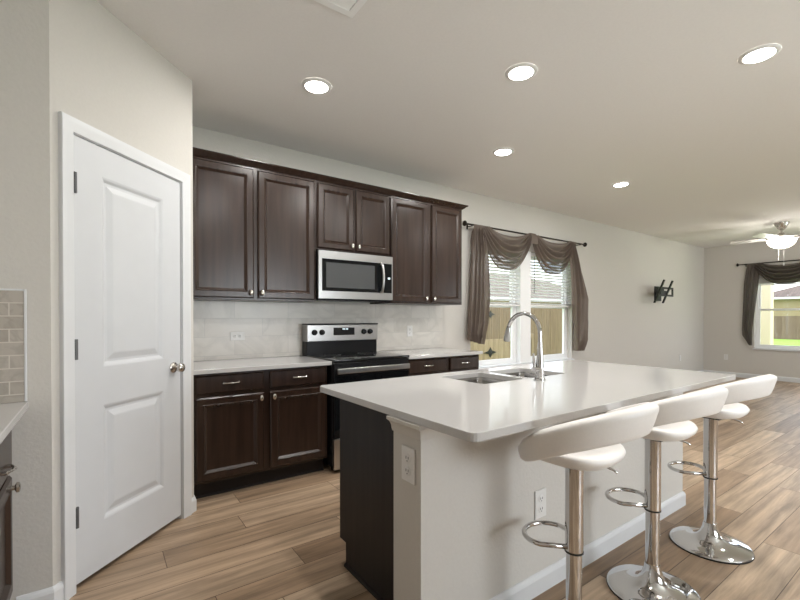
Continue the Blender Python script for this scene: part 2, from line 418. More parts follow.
# baseboards
BB = [(0, 0), (0.014, 0), (0.014, 0.07), (0.010, 0.082), (0.005, 0.09), (0, 0.092)]
def board(name, path, side=1):
    b = NB(); sweep(b, path, BB, lambda p, h: (p.x, p.y, h + FZ), side); struct(name, b, 'trim')
board('baseboard_back', [(3.235, D), (E, D)])
board('baseboard_right', [(E, D), (E, YS)])
board('baseboard_front', [(E, YS), (XL, YS)])
q = pw(-0.066, 0)
board('baseboard_stub', [(-0.28, YP), (pcL[0], YP), (q[0], q[1])])
q = pw(0.775, 0)
board('baseboard_pantry', [(q[0], q[1]), (pcR[0], pcR[1]), (pcR[0], 3.07)])

# pantry door: casing, jamb, slab
CAS = [(0, 0), (0, 0.010), (0.008, 0.013), (0.030, 0.015), (0.046, 0.020), (0.060, 0.020), (0.062, 0.016), (0.062, 0)]
b = NB()
sweep(b, [(-0.004, FZ), (-0.004, 2.052), (0.708, 2.052), (0.708, FZ)], CAS, lambda p, h: pw(p.x, p.y, h), -1)
struct('trim_1', b, 'trim', smooth=25)
b = NB()
sweep(b, [(0.0, FZ), (0.0, 2.049), (0.704, 2.049), (0.704, FZ)], [(0, 0), (0, -0.1), (0.006, -0.1), (0.006, 0)], lambda p, h: pw(p.x, p.y, h), -1)
struct('trim_2', b, 'trim')
dx0, dx1, dz0, dz1 = 0.002, 0.699, 0.012, 2.046
DN = -0.003                              # door face just behind the wall face
P1 = (0.155, 0.558, 0.985, 1.905); P2 = (0.152, 0.555, 0.240, 0.800)
b = NB()
grid_slab(b, [dx0, P2[0], P1[1], dx1], [dz0, P2[2], P2[3], P1[2], P1[3], dz1], [(P2[0], P1[1], P2[2], P2[3]), (P2[0], P1[1], P1[2], P1[3])], 0.036, lambda u, v, w: pw(u, v, DN - w))
for r in (P1, P2):
    rect = (P2[0], P1[1], r[2], r[3])
    panel(b, rect, [(0, 0), (0.010, -0.003), (0.022, -0.011), (0.034, -0.011), (0.062, -0.002), (0.070, -0.001)], lambda u, v, h: pw(u, v, DN + h))
door = struct('door_1', b, 'door', normals=True)
tag(door, 'white two-panel pantry door in the angled wall', 'door')
for hz in (1.83, 1.08, 0.32):
    b = NB()
    tube(b, [pw(0.003, hz - 0.046, .007), pw(0.003, hz + 0.046, .007)], 0.0088, 12)
    grid_slab(b, [0.0035, 0.019], [hz - 0.045, hz + 0.045], [], 0.0018, lambda u, v, w: pw(u, v, DN + .0003 + w))
    obj('hinge', b, 'grey', door, label='grey metal hinge')
def pantry_lathe(bm, prof, s, z, seg=24):   # lathe along the wall normal
    c = Vector(pw(s, z, DN)); n3 = Vector((PN.x, PN.y, 0)); t3 = Vector((PT.x, PT.y, 0)); up = Vector((0, 0, 1)); rings = []
    for r, h in prof:
        rings.append([bm.verts.new(c + n3 * h + (t3 * math.cos(2 * PI * k / seg) + up * math.sin(2 * PI * k / seg)) * max(r, 0.0004)) for k in range(seg)])
    for a, e in zip(rings, rings[1:]):
        for k in range(seg): bm.faces.new((a[k], a[(k + 1) % seg], e[(k + 1) % seg], e[k]))
    bm.faces.new(rings[-1])
b = NB(); pantry_lathe(b, [(0.032, 0.0), (0.032, 0.006), (0.028, 0.010), (0.014, 0.013)], 0.637, 0.925); rose = obj('door_knob_plate', b, 'nickel', door, smooth=40)
b = NB(); pantry_lathe(b, [(0.012, 0.010), (0.011, 0.026), (0.016, 0.034), (0.025, 0.042), (0.028, 0.052), (0.025, 0.062), (0.015, 0.068), (0, 0.069)], 0.637, 0.925); obj('door_knob', b, 'nickel', door, smooth=60)

# windows -----------------------------------------------------------------
def window(name, a0, a1, f, label, depth0=0.075):
    """f(u, z, w): w grows outwards from the room face"""
    root = bpy.data.objects.new(name, None); COL.objects.link(root); root['kind'] = 'structure'; root['label'] = label; root['category'] = 'window'
    OFF[root.name] = None
    z0, z1 = WZ; fr = 0.04
    b = NB(); grid_slab(b, [a0, a0 + fr, a1 - fr, a1], [z0, z0 + fr, z1 - fr, z1], [(a0 + fr, a1 - fr, z0 + fr, z1 - fr)], 0.06, lambda u, v, w: f(u, v, depth0 + w)); obj('window_frame', b, 'vinyl', root)
    zm = 1.375; sr = 0.032
    for nm, c0, c1, dd in (('lower_sash', z0 + fr, zm + 0.02, 0.006), ('upper_sash', zm - 0.02, z1 - fr, 0.032)):
        u0, u1 = a0 + fr, a1 - fr
        b = NB(); grid_slab(b, [u0, u0 + sr, u1 - sr, u1], [c0, c0 + sr, c1 - sr, c1], [(u0 + sr, u1 - sr, c0 + sr, c1 - sr)], 0.022, lambda u, v, w: f(u, v, depth0 + dd + w)); s_ = obj(nm, b, 'vinyl', root)
        b = NB(); grid_slab(b, [u0 + sr - .004, u1 - sr + .004], [c0 + sr - .004, c1 - sr + .004], [], 0.004, lambda u, v, w: f(u, v, depth0 + dd + 0.009 + w)); obj('pane', b, 'glass', s_)
    return root
fb = lambda u, z, w: (u, D + w, z)
fr_ = lambda u, z, w: (E + w, u, z)
window('window_1', W1[0], W1[1], fb, 'left window of the pair behind the island faucet')
window('window_2', W2[0], W2[1], fb, 'right window of the pair behind the island faucet')
window('window_3', W3[0], W3[1], fr_, 'window in the far wall looking onto the lawn')
b = NB(); box(b, W1[1], W2[0], D + 0.005, D + WT, WZ[0], WZ[1]); struct('trim_3', b, 'vinyl')
b = NB(); box(b, W1[0] - .02, W2[1] + .03, D - 0.03, D - 0.001, WZ[0] - .03, WZ[0] - .002, 0.004); box(b, W1[0] + .002, W2[1] - .002, D - 0.02, D + 0.07, WZ[0], WZ[0] + 0.006); struct('trim_4', b, 'trim')
b = NB(); box(b, E - 0.03, E - 0.001, W3[0] - .03, W3[1] + .02, WZ[0] - .03, WZ[0] - .002, 0.004); box(b, E - 0.02, E + 0.07, W3[0] + .002, W3[1] - .002, WZ[0], WZ[0] + 0.006); struct('trim_5', b, 'trim')
k = 4
for a in WS:  # unseen window frames and panes, invented around the added lamps
    b = NB()
    grid_slab(b, [a[0], a[0] + .05, (a[0] + a[1]) / 2 - .04, (a[0] + a[1]) / 2 + .04, a[1] - .05, a[1]], [.45, .5, 2.1, 2.15], [(a[0] + .05, (a[0] + a[1]) / 2 - .04, .5, 2.1), ((a[0] + a[1]) / 2 + .04, a[1] - .05, .5, 2.1)], 0.06, lambda u, v, w: (u, YS - .07 - w, v))
    wn = struct('window_%d' % k, b, 'vinyl'); k += 1
    b = NB(); box(b, a[0] + .04, a[1] - .04, YS - .102, YS - .098, .49, 2.11); obj('pane', b, 'glass', wn)

# ------------------------------------------------------------------ cabinets
DOORP = [(0, 0), (0, 0.011), (0.009, 0.020), (0.047, 0.020), (0.051, 0.0222), (0.055, 0.021), (0.072, 0.008), (0.075, 0.008)]
DRAWP = [(0, 0), (0, 0.012), (0.010, 0.020), (0.022, 0.020)]
def knob_bm(c, dirv=(0, -1, 0), r=0.013):
    bm = NB(); ax = 'y' if dirv[1] else 'x'; sg = dirv[1] + dirv[0]
    lathe(bm, [(0.006, 0), (0.0055, sg * 0.010), (r, sg * 0.016), (r * 0.95, sg * 0.024), (r * .5, sg * 0.028), (0, sg * 0.029)], 16, c, ax)
    bmesh.ops.scale(bm, vec=(1, 1, 1.7), space=Matrix.Translation([-v for v in c]), verts=bm.verts); return bm
def pull_bm(c, L=0.105, dirv=(0, -1, 0)):
    """ornate bow pull: two feet, a bowed bar with a knop in the middle; c = centre on the face"""
    bm = NB()
    T = (lambda u, h, z=0: (c[0] + u, c[1] - h, c[2] + z)) if dirv[1] else (lambda u, h, z=0: (c[0] + h * dirv[0], c[1] + u, c[2] + z))
    n = 14; pts = []; rad = []
    for i in range(n + 1):
        t = i / n * 2 - 1
        pts.append(T(t * L / 2, 0.006 + 0.019 * (1 - abs(t) ** 2.4))); rad.append(0.0042 + 0.0045 * math.exp(-(t / 0.16) ** 2) + 0.004 * math.exp(-((abs(t) - .93) / 0.1) ** 2))
    tube(bm, pts, 0, 10, radii=rad)
    for sg in (-1, 1):
        p = T(sg * L / 2 * .93, 0); q = T(sg * L / 2 * .93, 0.010); tube(bm, [p, q], 0.0075, 10)
    return bm
yu = D - 0.3643 + 0.02     # face of the upper cabinets' frames is behind the doors
YU = 3.300; YD = 3.280
ZB, ZT = 1.357, 2.372
def fx(y):                 # a face looking towards -Y
    return lambda u, v, h: (u, y - h, v)
def cab_door(parent, rect, y, knob):
    bm = NB(); panel(bm, rect, DOORP, fx(y)); d = obj('cabinet_door', bm, 'espresso', parent, smooth=20)
    if knob: obj('knob', knob_bm((knob[0], y - 0.020, knob[1])), 'nickel', d, smooth=50, label='brushed nickel knob')
    return d
def upper(label, x0, x1, z0, doors):
    c = thing('upper_cabinet', label, 'cabinet', ((x0 + x1) / 2, D - .18, z0), 'dark wall cabinets over the range wall')
    bm = NB(); box(bm, x0 + .0006, x1 - .0006, YU, D - 0.001, z0, ZT, 0.002, 1); obj('cabinet_body', bm, 'espresso', c)
    for (a, e, kx) in doors: cab_door(c, (a, e, z0 + .013, 2.355), YU, (kx, z0 + 0.055))
    return c
upper('dark wood wall cabinet nearest the pantry door, two tall doors', 0.500, 1.488, ZB, [(0.512, 0.970, 0.944), (1.002, 1.470, 1.028)])
upper('short dark wood wall cabinet directly above the microwave', 1.488, 2.236, 1.795, [(1.496, 1.843, 1.820), (1.863, 2.224, 1.886)])
upper('dark wood wall cabinet beside the window, two tall doors', 2.236, 3.167, ZB, [(2.245, 2.684, 2.660), (2.736, 3.150, 2.760)])
b = NB()
sweep(b, [(0.500, YU), (3.167, YU), (3.167, D - .001)], [(-0.012, ZT + .0005), (0.006, ZT + .0005), (0.012, ZT + .008), (0.020, ZT + .012), (0.034, ZT + .026), (0.045, ZT + .031), (0.050, ZT + .036), (0.050, ZT + .042), (-0.012, ZT + .042)], lambda p, h: (p.x, p.y, h), 1)
tag(obj('crown_moulding', b, 'espresso', smooth=25), 'dark stepped crown moulding along the top of the wall cabinets', 'moulding')

YC = 3.034; CZ = 0.877; CT = 0.030; YB = 3.084; YBD = 3.064
def base(label, x0, x1, split, y_back=D - .001):
    c = thing('base_cabinet', label, 'cabinet', ((x0 + x1) / 2, D - .3, 0), 'dark base cabinets under the range wall counter')
    bm = NB(); box(bm, x0, x1, YB, y_back, 0.100, CZ - CT - .001, 0.002, 1); obj('cabinet_body', bm, 'espresso', c)
    bm = NB(); box(bm, x0, x1, 3.160, y_back, FZ, 0.0995); obj('toe_kick', bm, 'toe', c)
    bm = NB(); sweep(bm, [(x0, 3.160), (x1, 3.160)], [(0, 0), (0.012, 0), (0.009, 0.010), (0, 0.014)], lambda p, h: (p.x, p.y, h + FZ), 1); obj('base_shoe', bm, 'toe', c)
    for (a, e, kx) in split:
        bm = NB(); panel(bm, (a, e, 0.706, 0.832), DRAWP, fx(YB)); d = obj('drawer', bm, 'espresso', c, smooth=20)
        obj('drawer_pull', pull_bm(((a + e) / 2, YB - .020, 0.772)), 'nickel', d, smooth=50, label='brushed nickel bow pull')
        cab_door(c, (a, e, 0.118, 0.682), YB, (kx, 0.645))
    return c
base('dark wood base cabinet left of the range, two drawers over two doors', 0.500, 1.486, [(0.520, 0.975, 0.952), (1.022, 1.472, 1.046)])
base('dark wood base cabinet right of the range, under the window end of the counter', 2.268, 3.200, [(2.283, 2.742, 2.720), (2.790, 3.190, 2.812)])
b = NB(); box(b, 0.4945, 1.5035, YC, D - .001, CZ - CT, CZ, 0.003); tag(obj('countertop', b, 'quartz'), 'pale quartz countertop between the pantry and the range', 'countertop')
b = NB(); box(b, 2.264, 3.2098, YC, D - .001, CZ - CT, CZ, 0.003); tag(obj('countertop', b, 'quartz'), 'pale quartz countertop between the range and the window', 'countertop')
b = NB(); box(b, 0.4945, 3.205, D - 0.009, D - 0.0008, CZ + .001, ZB - .002); tag(obj('backsplash', b, 'marble'), 'veined marble tile backsplash behind the range', 'backsplash')

# ------------------------------------------------------------------ range
rx0, rx1 = 1.5055, 2.2500; RF = 3.020
rg = thing('range', 'black and stainless electric range between the dark base cabinets', 'stove', (1.876, 3.3, 0))
b = NB(); box(b, rx0, rx1, RF + .02, D - .012, 0.03, 0.866, 0.003, 1); obj('oven_body', b, 'black', rg)
for x in (rx0 + .05, rx1 - .05):
    for y in (RF + .1, D - .1):
        b = NB(); lathe(b, [(0.018, FZ), (0.018, 0.0295)], 12, (x, y, 0)); obj('foot', b, 'black', rg)
b = NB(); box(b, rx0, rx1, RF - .015, 3.545, 0.867, 0.888, 0.006, 3); top = obj('cooktop', b, 'blackglass', rg, smooth=30)
M['burner'] = mat('burner_ring_print', (0.10, 0.10, 0.10), 0.3)
for (x, y, r) in ((1.70, 3.18, .10), (2.07, 3.18, .075), (1.70, 3.42, .075), (2.07, 3.42, .10)):
    b = NB(); lathe(b, [(r, 0.8884), (r - .004, 0.8886), (r - .008, 0.8884)], 40, (x, y, 0), cap=False); obj('burner_ring', b, 'burner', top)
b = NB(); box(b, rx0 + .004, rx1 - .004, 3.546, D - .012, 0.867, 1.005, 0.004); obj('back_riser', b, 'black', rg)
b = NB(); box(b, rx0 + .002, rx1 - .002, 3.530, D - .012, 1.006, 1.155, 0.004); cp = obj('control_panel', b, 'steel', rg)
b = NB(); box(b, rx0 - .0, rx1 + .0, 3.527, D - .013, 1.1555, 1.166, 0.003); obj('panel_cap', b, 'black', rg)
b = NB(); box(b, 1.765, 1.985, 3.5275, 3.5296, 1.058, 1.128); ds = obj('display', b, 'display', cp)
b = NB()
for i, x in enumerate((1.862, 1.876, 1.895, 1.909)): box(b, x - .005, x + .005, 3.5266, 3.5274, 1.108, 1.122)
obj('clock_digits', b, 'digits', ds)
for x in (1.575, 1.648, 2.085, 2.155):
    b = NB(); lathe(b, [(0.026, 3.5296), (0.026, 3.522), (0.021, 3.518), (0.019, 3.500), (0.016, 3.498), (0, 3.498)], 20, (x, 0, 1.088), 'y'); box(b, x - .004, x + .004, 3.492, 3.500, 1.070, 1.106, 0.002); obj('burner_knob', b, 'black', cp, smooth=40)
b = NB(); box(b, rx0 + .004, rx1 - .004, RF - .008, RF + .019, 0.262, 0.862, 0.005); od = obj('oven_door', b, 'black', rg)
b = NB(); box(b, rx0 + .012, rx1 - .012, RF - .0105, RF - .0082, 0.275, 0.752); obj('oven_window', b, 'blackglass', od)
b = NB(); box(b, rx0 + .020, rx1 - .020, RF - .050, RF - .034, 0.776, 0.820, 0.006); 
for x in (rx0 + .05, rx1 - .05): box(b, x - .012, x + .012, RF - .035, RF - .0085, 0.786, 0.810, 0.003)
obj('oven_handle', b, 'steel', od, label='wide stainless oven handle')
b = NB(); box(b, rx0 + .004, rx1 - .004, RF - .010, RF + .019, 0.012, 0.256, 0.005); obj('storage_drawer', b, 'steel', rg, label='stainless bottom drawer')

# ------------------------------------------------------------------ microwave
MX0, MX1, MZ0, MZ1, MF = 1.478, 2.2345, 1.372, 1.787, 3.250
mw = thing('microwave', 'stainless over-the-range microwave hung under the short wall cabinet', 'microwave', (1.86, 3.4, MZ0))
b = NB(); box(b, 1.4895, MX1, MF + .022, D - .012, MZ0, MZ1 - .001, 0.003, 1); obj('microwave_body', b, 'black', mw)
xs = 2.125
b = NB(); grid_slab(b, [1.4895, 1.520, xs, MX1], [MZ0 + .012, MZ0 + .075, MZ1 - .068, MZ1 - .002], [(1.520, xs, MZ0 + .075, MZ1 - .068)], 0.021, lambda u, v, w: (u, MF + w, v)); md = obj('microwave_door', b, 'steel', mw)
b = NB(); box(b, 1.5205, xs - .0005, MF + .004, MF + .018, MZ0 + .0755, MZ1 - .0685); obj('door_glass', b, 'blackglass', md)
b = NB(); box(b, 1.560, xs - .085, MF + .0025, MF + .0038, MZ0 + .105, MZ1 - .098); obj('door_window', b, 'ovenwin', md)
b = NB(); box(b, xs + .008, MX1 - .012, MF - .0022, MF - .0004, MZ0 + .076, MZ1 - .070); cpn = obj('control_panel', b, 'blackglass', mw)
b = NB(); box(b, xs + .055, MX1 - .03, MF - .003, MF - .0023, 1.575, 1.592); obj('clock_digits', b, 'digits', cpn)
b = NB(); pts = []
for i in range(13):
    t = i / 12; pts.append((xs - .018, MF - .012 - .032 * math.sin(PI * t) ** .6, MZ0 + .082 + t * (MZ1 - MZ0 - .155)))
tube(b, pts, 0.012, 12)
for t in (0, -1): box(b, xs - .029, xs - .007, MF - .014, MF - .0004 + .004, pts[t][2] - .010, pts[t][2] + .010, 0.003)
obj('microwave_handle', b, 'steel', md, smooth=50, label='bowed stainless handle')
b = NB(); box(b, 1.50, MX1 - .01, MF + .02, MF + .06, MZ0 - .006, MZ0 - .0005); obj('vent_grille', b, 'black', mw)

# ------------------------------------------------------------------ left-hand counter beside the stub wall
XF = -0.285
lc = thing('base_cabinet', 'dark base cabinet at the left edge, below the short counter', 'cabinet', (-.58, 1.9, 0))
b = NB(); box(b, XL + .001, XF - .02, 1.45, YP - .001, 0.1, CZ - CT - .001, 0.002, 1); obj('cabinet_body', b, 'espresso', lc)
b = NB(); box(b, XL + .001, XF - .07, 1.45, YP - .001, FZ, 0.0995); obj('toe_kick', b, 'toe', lc)
for a, e, ky in ((1.47, 1.85, 1.825), (1.885, 2.290, 2.262)):
    b = NB(); panel(b, (a, e, 0.610, 0.832), DRAWP, lambda u, v, h: (XF - .02 + h, u, v)); d = obj('drawer', b, 'espresso', lc, smooth=20)
    obj('drawer_pull', pull_bm((XF, (a + e) / 2 + (.05 if e > 2 else 0), 0.655), dirv=(1, 0, 0)), 'nickel', d, smooth=50)
    b = NB(); panel(b, (a, e, 0.118, 0.590), DOORP, lambda u, v, h: (XF - .02 + h, u, v)); d = obj('cabinet_door', b, 'espresso', lc, smooth=20)
    obj('knob', knob_bm((XF, ky, 0.545), (1, 0, 0)), 'nickel', d, smooth=50)
b = NB(); box(b, XL + .001, -0.238, 1.43, YP - .001, CZ - CT, CZ, 0.003); tag(obj('countertop', b, 'quartz'), 'short pale countertop at the left edge, against the stub wall', 'countertop')
b = NB(); box(b, XL + .001, -0.250, YP - .009, YP - .0008, CZ + .001, 1.333); bs = tag(obj('backsplash', b, 'mosaic'), 'small beige brick tiles on the stub wall above the left counter', 'backsplash')
b = NB(); box(b, -0.2495, -0.241, YP - .011, YP - .0008, CZ + .001, 1.341, 0.002); box(b, XL + .001, -0.2495, YP - .011, YP - .0008, 1.3335, 1.341, 0.002); obj('edge_trim', b, 'trim', bs, label='pale edge strip')

# ------------------------------------------------------------------ island
IX0, IX1, IY0, IY1 = 0.9117, 3.1588, 0.8986, 1.9968
px0, px1, py, pyb, pyc = 0.936, 3.14, 1.183, 1.355, 1.930
pe0, pe1 = 1.000, 3.08      # the cabinet's end panels stand back from the half wall's ends
isl = thing('kitchen_island', 'kitchen island with dark end panel and painted half wall', 'island', ((px0 + px1) / 2, 1.48, 0))
b = NB(); box(b, px0, px1, py, pyb, FZ, CZ - CT - .001); obj('half_wall', b, 'wall', isl, label='painted half wall facing the stools')
b = NB()
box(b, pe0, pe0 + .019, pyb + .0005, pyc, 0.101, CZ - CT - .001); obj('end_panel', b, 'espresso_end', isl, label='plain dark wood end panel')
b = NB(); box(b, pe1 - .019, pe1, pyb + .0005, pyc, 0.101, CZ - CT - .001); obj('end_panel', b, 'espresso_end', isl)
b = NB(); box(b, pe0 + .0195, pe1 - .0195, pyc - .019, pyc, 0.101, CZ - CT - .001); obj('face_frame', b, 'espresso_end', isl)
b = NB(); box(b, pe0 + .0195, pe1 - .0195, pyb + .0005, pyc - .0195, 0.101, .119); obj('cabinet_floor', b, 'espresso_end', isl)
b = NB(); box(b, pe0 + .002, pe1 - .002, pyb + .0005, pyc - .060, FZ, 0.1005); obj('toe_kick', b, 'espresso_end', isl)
b = NB(); sweep(b, [(pe0 + .002, pyc - .060), (pe0 + .002, pyb)], [(0, 0), (0.012, 0), (0.010, 0.012), (0, 0.016)], lambda p, h: (p.x, p.y, h + FZ), 1); obj('base_shoe', b, 'espresso_end', isl)
n = 5
for i in range(n):
    a = pe0 + .03 + i * (pe1 - pe0 - .06) / n; e = a + (pe1 - pe0 - .06) / n - .02
    b = NB(); panel(b, (a, e, 0.118, 0.825), DOORP, lambda u, v, h: (u, pyc + h, v)); d = obj('cabinet_door', b, 'espresso', isl, smooth=20)
    obj('knob', knob_bm((e - .03, pyc + .020, 0.78), (0, 1, 0)), 'nickel', d, smooth=50)
b = NB(); zt = CZ - CT - .0015
sweep(b, [(px0, pyb), (px0, py), (px1, py), (px1, pyb)], [(0.0005, zt - .060), (0.006, zt - .060), (0.010, zt - .050), (0.012, zt - .036), (0.020, zt - .022), (0.030, zt - .014), (0.034, zt - .012), (0.034, zt), (0.0005, zt)], lambda p, h: (p.x, p.y, h), 1)
obj('cap_moulding', b, M['wall'], isl, smooth=25)
b = NB(); sweep(b, [(px0, py), (px1, py), (px1, pyb)], BB, lambda p, h: (p.x, p.y, h + FZ), 1)
obj('base_trim', b, 'trim', isl, label='white baseboard on the half wall')

SK = [(1.63, 1.965, 1.535, 1.885), (2.015, 2.37, 1.535, 1.885)]
b = NB()
grid_slab(b, [IX0, IX1, SK[0][0], SK[0][1], SK[1][0], SK[1][1]], [IY0, IY1, SK[0][2], SK[0][3]], SK, CT, lambda u, v, w: (u, v, CZ - CT + w), bev_corners=0.028)
o = obj('island_countertop', b, 'quartz'); tag(o, 'large white quartz island countertop with an undermount sink', 'countertop')
bv = o.modifiers.new('edge', 'BEVEL'); bv.width = 0.003; bv.segments = 2; bv.limit_method = 'ANGLE'; bv.angle_limit = math.radians(60)

snk = thing('kitchen_sink', 'stainless double bowl sink set into the island countertop', 'sink', (2.0, 1.71, CZ - .23))
for s in SK:
    b = NB(); g = 0.004; z1 = CZ - CT - .0015
    x0, x1, y0, y1 = s[0] - g, s[1] + g, s[2] - g, s[3] + g
    rings = []
    def rr(x0, x1, y0, y1, r, z):
        pts = []
        for cx_, cy_, a0 in ((x1 - r, y1 - r, 0), (x0 + r, y1 - r, PI / 2), (x0 + r, y0 + r, PI), (x1 - r, y0 + r, 1.5 * PI)):
            for k in range(6):
                a = a0 + k / 5 * PI / 2; pts.append(b.verts.new((cx_ + r * math.cos(a), cy_ + r * math.sin(a), z)))
        return pts
    e = .012
    for (ins, r, z) in ((-e, .04, z1), (0, .035, z1), (0.006, .035, z1 - .02), (0.012, .04, z1 - .15), (0.03, .05, z1 - .178), (0.07, .05, z1 - .185)):
        rings.append(rr(x0 + ins, x1 - ins, y0 + ins, y1 - ins, r, z))
    for p_, q_ in zip(rings, rings[1:]):
        L = len(p_)
        for k in range(L): b.faces.new((p_[k], p_[(k + 1) % L], q_[(k + 1) % L], q_[k]))
    b.faces.new(rings[-1])
    bowl = obj('sink_bowl', b, 'sinksteel', snk, smooth=50)
    b = NB(); lathe(b, [(0.042, z1 - .1845), (0.040, z1 - .1815), (0.03, z1 - .182), (0.012, z1 - .1835), (0, z1 - .1835)], 24, ((s[0] + s[1]) / 2, (s[2] + s[3]) / 2, 0)); obj('drain', b, 'chrome', bowl, smooth=40)

# faucet: local, base at origin, spout towards +Y
fx0, fy0 = 2.000, 1.462
fc = thing('kitchen_faucet', 'tall chrome gooseneck faucet standing on the island beside the sink', 'faucet', (fx0, fy0, CZ))
OFF[fc.name] = (0, 0, 0)
b = NB(); lathe(b, [(0.030, 0.0003), (0.030, 0.006), (0.024, 0.012), (0.022, 0.05), (0.021, 0.085), (0.0175, 0.13), (0.013, 0.20), (0.0122, 0.21)], 24); obj('faucet_base', b, 'chrome', fc, smooth=40)
b = NB(); R = 0.112; pts = [(0, 0, 0.10), (0, 0, 0.18), (0, 0, 0.258)]
for i in range(1, 15):
    a = PI - PI * 0.88 * i / 14; pts.append((0, R + R * math.cos(a), 0.258 + R * math.sin(a)))
lx = pts[-1]; pts.append((0, lx[1] + .005, lx[2] - .012))
tube(b, pts, 0.0118, 14); obj('faucet_neck', b, 'chrome', fc, smooth='all')
b = NB(); e0 = Vector(pts[-1]); d0 = Vector((0, 0.18, -1)).normalized()
tube(b, [e0 + d0 * t for t in (0.0, .012, .025, .075, .085)], 0, 16, radii=[.012, .014, .0155, .020, .017]); obj('spray_head', b, 'steel', fc, smooth=50)
b = NB(); tube(b, [(-.018, 0, .060), (-.055, 0, .060)], 0.017, 14); tube(b, [(-.046, 0, .068), (-.052, .0, .10), (-.060, -.002, .150)], 0, 10, radii=[.009, .0075, .006]); obj('faucet_handle', b, 'chrome', fc, smooth=50)

# ------------------------------------------------------------------ outlets
def outlet_proto():
    """local: plate in XZ facing -Y, centre at origin"""
    c = thing('wall_outlet', 'x', 'outlet')
    b = NB(); box(b, -.036, .036, -.006, 0, -.058, .058, 0.003); obj('cover_plate', b, 'plastic', c)
    for z in (-.021, .021):
        b = NB(); lathe(b, [(0.0165, -.0061), (0.0165, -.0075), (0.015, -.0082)], 18, (0, 0, z), 'y'); s_ = obj('socket', b, 'plastic', c, smooth=30)
        b = NB()
        for x in (-.006, .006): box(b, x - .0014, x + .0014, -.0088, -.0083, z - .002, z + .007)
        box(b, -.002, .002, -.0088, -.0083, z - .010, z - .006); obj('slot', b, 'slot', s_)
    return c
op = outlet_proto()
first = True
def place_outlet(loc, rz, label, roll=0, sc=1.0):
    global first
    c = op if first else copy_tree(op); first = False
    c.location = loc; c.rotation_euler = (0, roll, rz); c['label'] = label; c['group'] = 'white electrical outlets'; c.scale = (sc,) * 3
place_outlet((0.942, D - .0095, 1.068), 0, 'white outlet turned sideways on the tile left of the range', PI / 2)
place_outlet((2.735, D - .0095, 1.075), 0, 'white outlet on the tile right of the range')
place_outlet((px0 - .0006, 1.253, 0.680), -PI / 2, 'white outlet on the narrow end of the island half wall', 0, 1.12)
place_outlet((1.62, py - .0006, 0.385), 0, 'white outlet low on the half wall behind the stools', 0, 1.1)
place_outlet((9.57, D - .0006, 0.40), 0, 'white outlet low on the back wall beneath the TV bracket')
place_outlet((E - .0006, 3.26, 0.385), -PI / 2 + PI, 'white outlet low on the far wall left of its window')
for o in [c for c in COL.objects if c.name.startswith('wall_outlet')]:
    if abs(o.location.x - (E - .0006)) < .01: o.rotation_euler = (0, 0, PI / 2 + PI)

# ------------------------------------------------------------------ bar stools (local: faces +Y, foot at origin)
st = thing('bar_stool', 'x', 'stool')
b = NB(); lathe(b, [(0.0, 0.005), (0.184, 0.005), (0.1875, 0.008), (0.185, 0.012), (0.178, 0.0155), (0.13, 0.021), (0.085, 0.033), (0.060, 0.050), (0.045, 0.072), (0.036, 0.10), (0.031, 0.125), (0.0, 0.126)], 56, cap=False); obj('stool_base', b, 'chrome', st, smooth=35)
b = NB(); lathe(b, [(0.0285, 0.12), (0.0285, 0.38)], 28); obj('lower_post', b, 'chrome', st, smooth=40)
b = NB(); lathe(b, [(0.0325, 0.3745), (0.0325, 0.700)], 28); obj('upper_post', b, 'chrome', st, smooth=40)
b = NB(); lathe(b, [(0.029, 0.366), (0.034, 0.367), (0.034, 0.373), (0.029, 0.374)], 28); obj('collar_ring', b, 'blackmetal', st, smooth=40, label='dark ring where the posts meet')
b = NB(); lathe(b, [(0.150, 0.0), (0.1885, 0.0), (0.1885, 0.0045), (0.150, 0.0045)], 56); obj('base_gasket', b, 'blackmetal', st, smooth=40, label='thin black rim under the base')
b = NB(); pts = [(-.026, .012, .388)]
for i in range(21):
    a = PI + .35 - (PI + .7) * i / 20
    pts.append((0.095 * math.cos(a), 0.112 + 0.085 * math.sin(a), 0.388))
pts.append((.026, .012, .388)); tube(b, pts, 0.0095, 10); obj('footrest', b, 'chrome', st, smooth='all')
b = NB(); box(b, -.06, .06, -.06, .06, .698, .710, 0.004); obj('seat_plate', b, 'blackmetal', st)
b = NB(); tube(b, [(.03, -.03, .702), (.07, -.08, .692), (.082, -.105, .684), (.084, -.118, .676)], 0.0045, 8); obj('height_lever', b, 'chrome', st, smooth='all')
# seat: squarish pad, rounded
b = NB()
def se(a, rx, ry, n=2.7):
    c_, s_ = math.cos(a), math.sin(a)
    return rx * math.copysign(abs(c_) ** (2 / n), c_), ry * math.copysign(abs(s_) ** (2 / n), s_)
rings = []
for (k, z) in ((0.45, .7105), (0.70, .713), (0.87, .722), (0.97, .737), (1.0, .748), (0.97, .757), (0.88, .763), (0.6, .762), (0.3, .759), (0.1, .758)):
    ring = []
    for i in range(40):
        x, y = se(2 * PI * i / 40, 0.170 * k, .156 * k); dz = 0.022 * (x / .19) ** 2
        ring.append(b.verts.new((x, y + .0, z + dz * (1 if z > .735 else .3))))
    rings.append(ring)
for p_, q_ in zip(rings, rings[1:]):
    for k in range(40): b.faces.new((p_[k], p_[(k + 1) % 40], q_[(k + 1) % 40], q_[k]))
b.faces.new(rings[0]); b.faces.new(rings[-1])
obj('seat', b, 'leather', st, smooth='all')
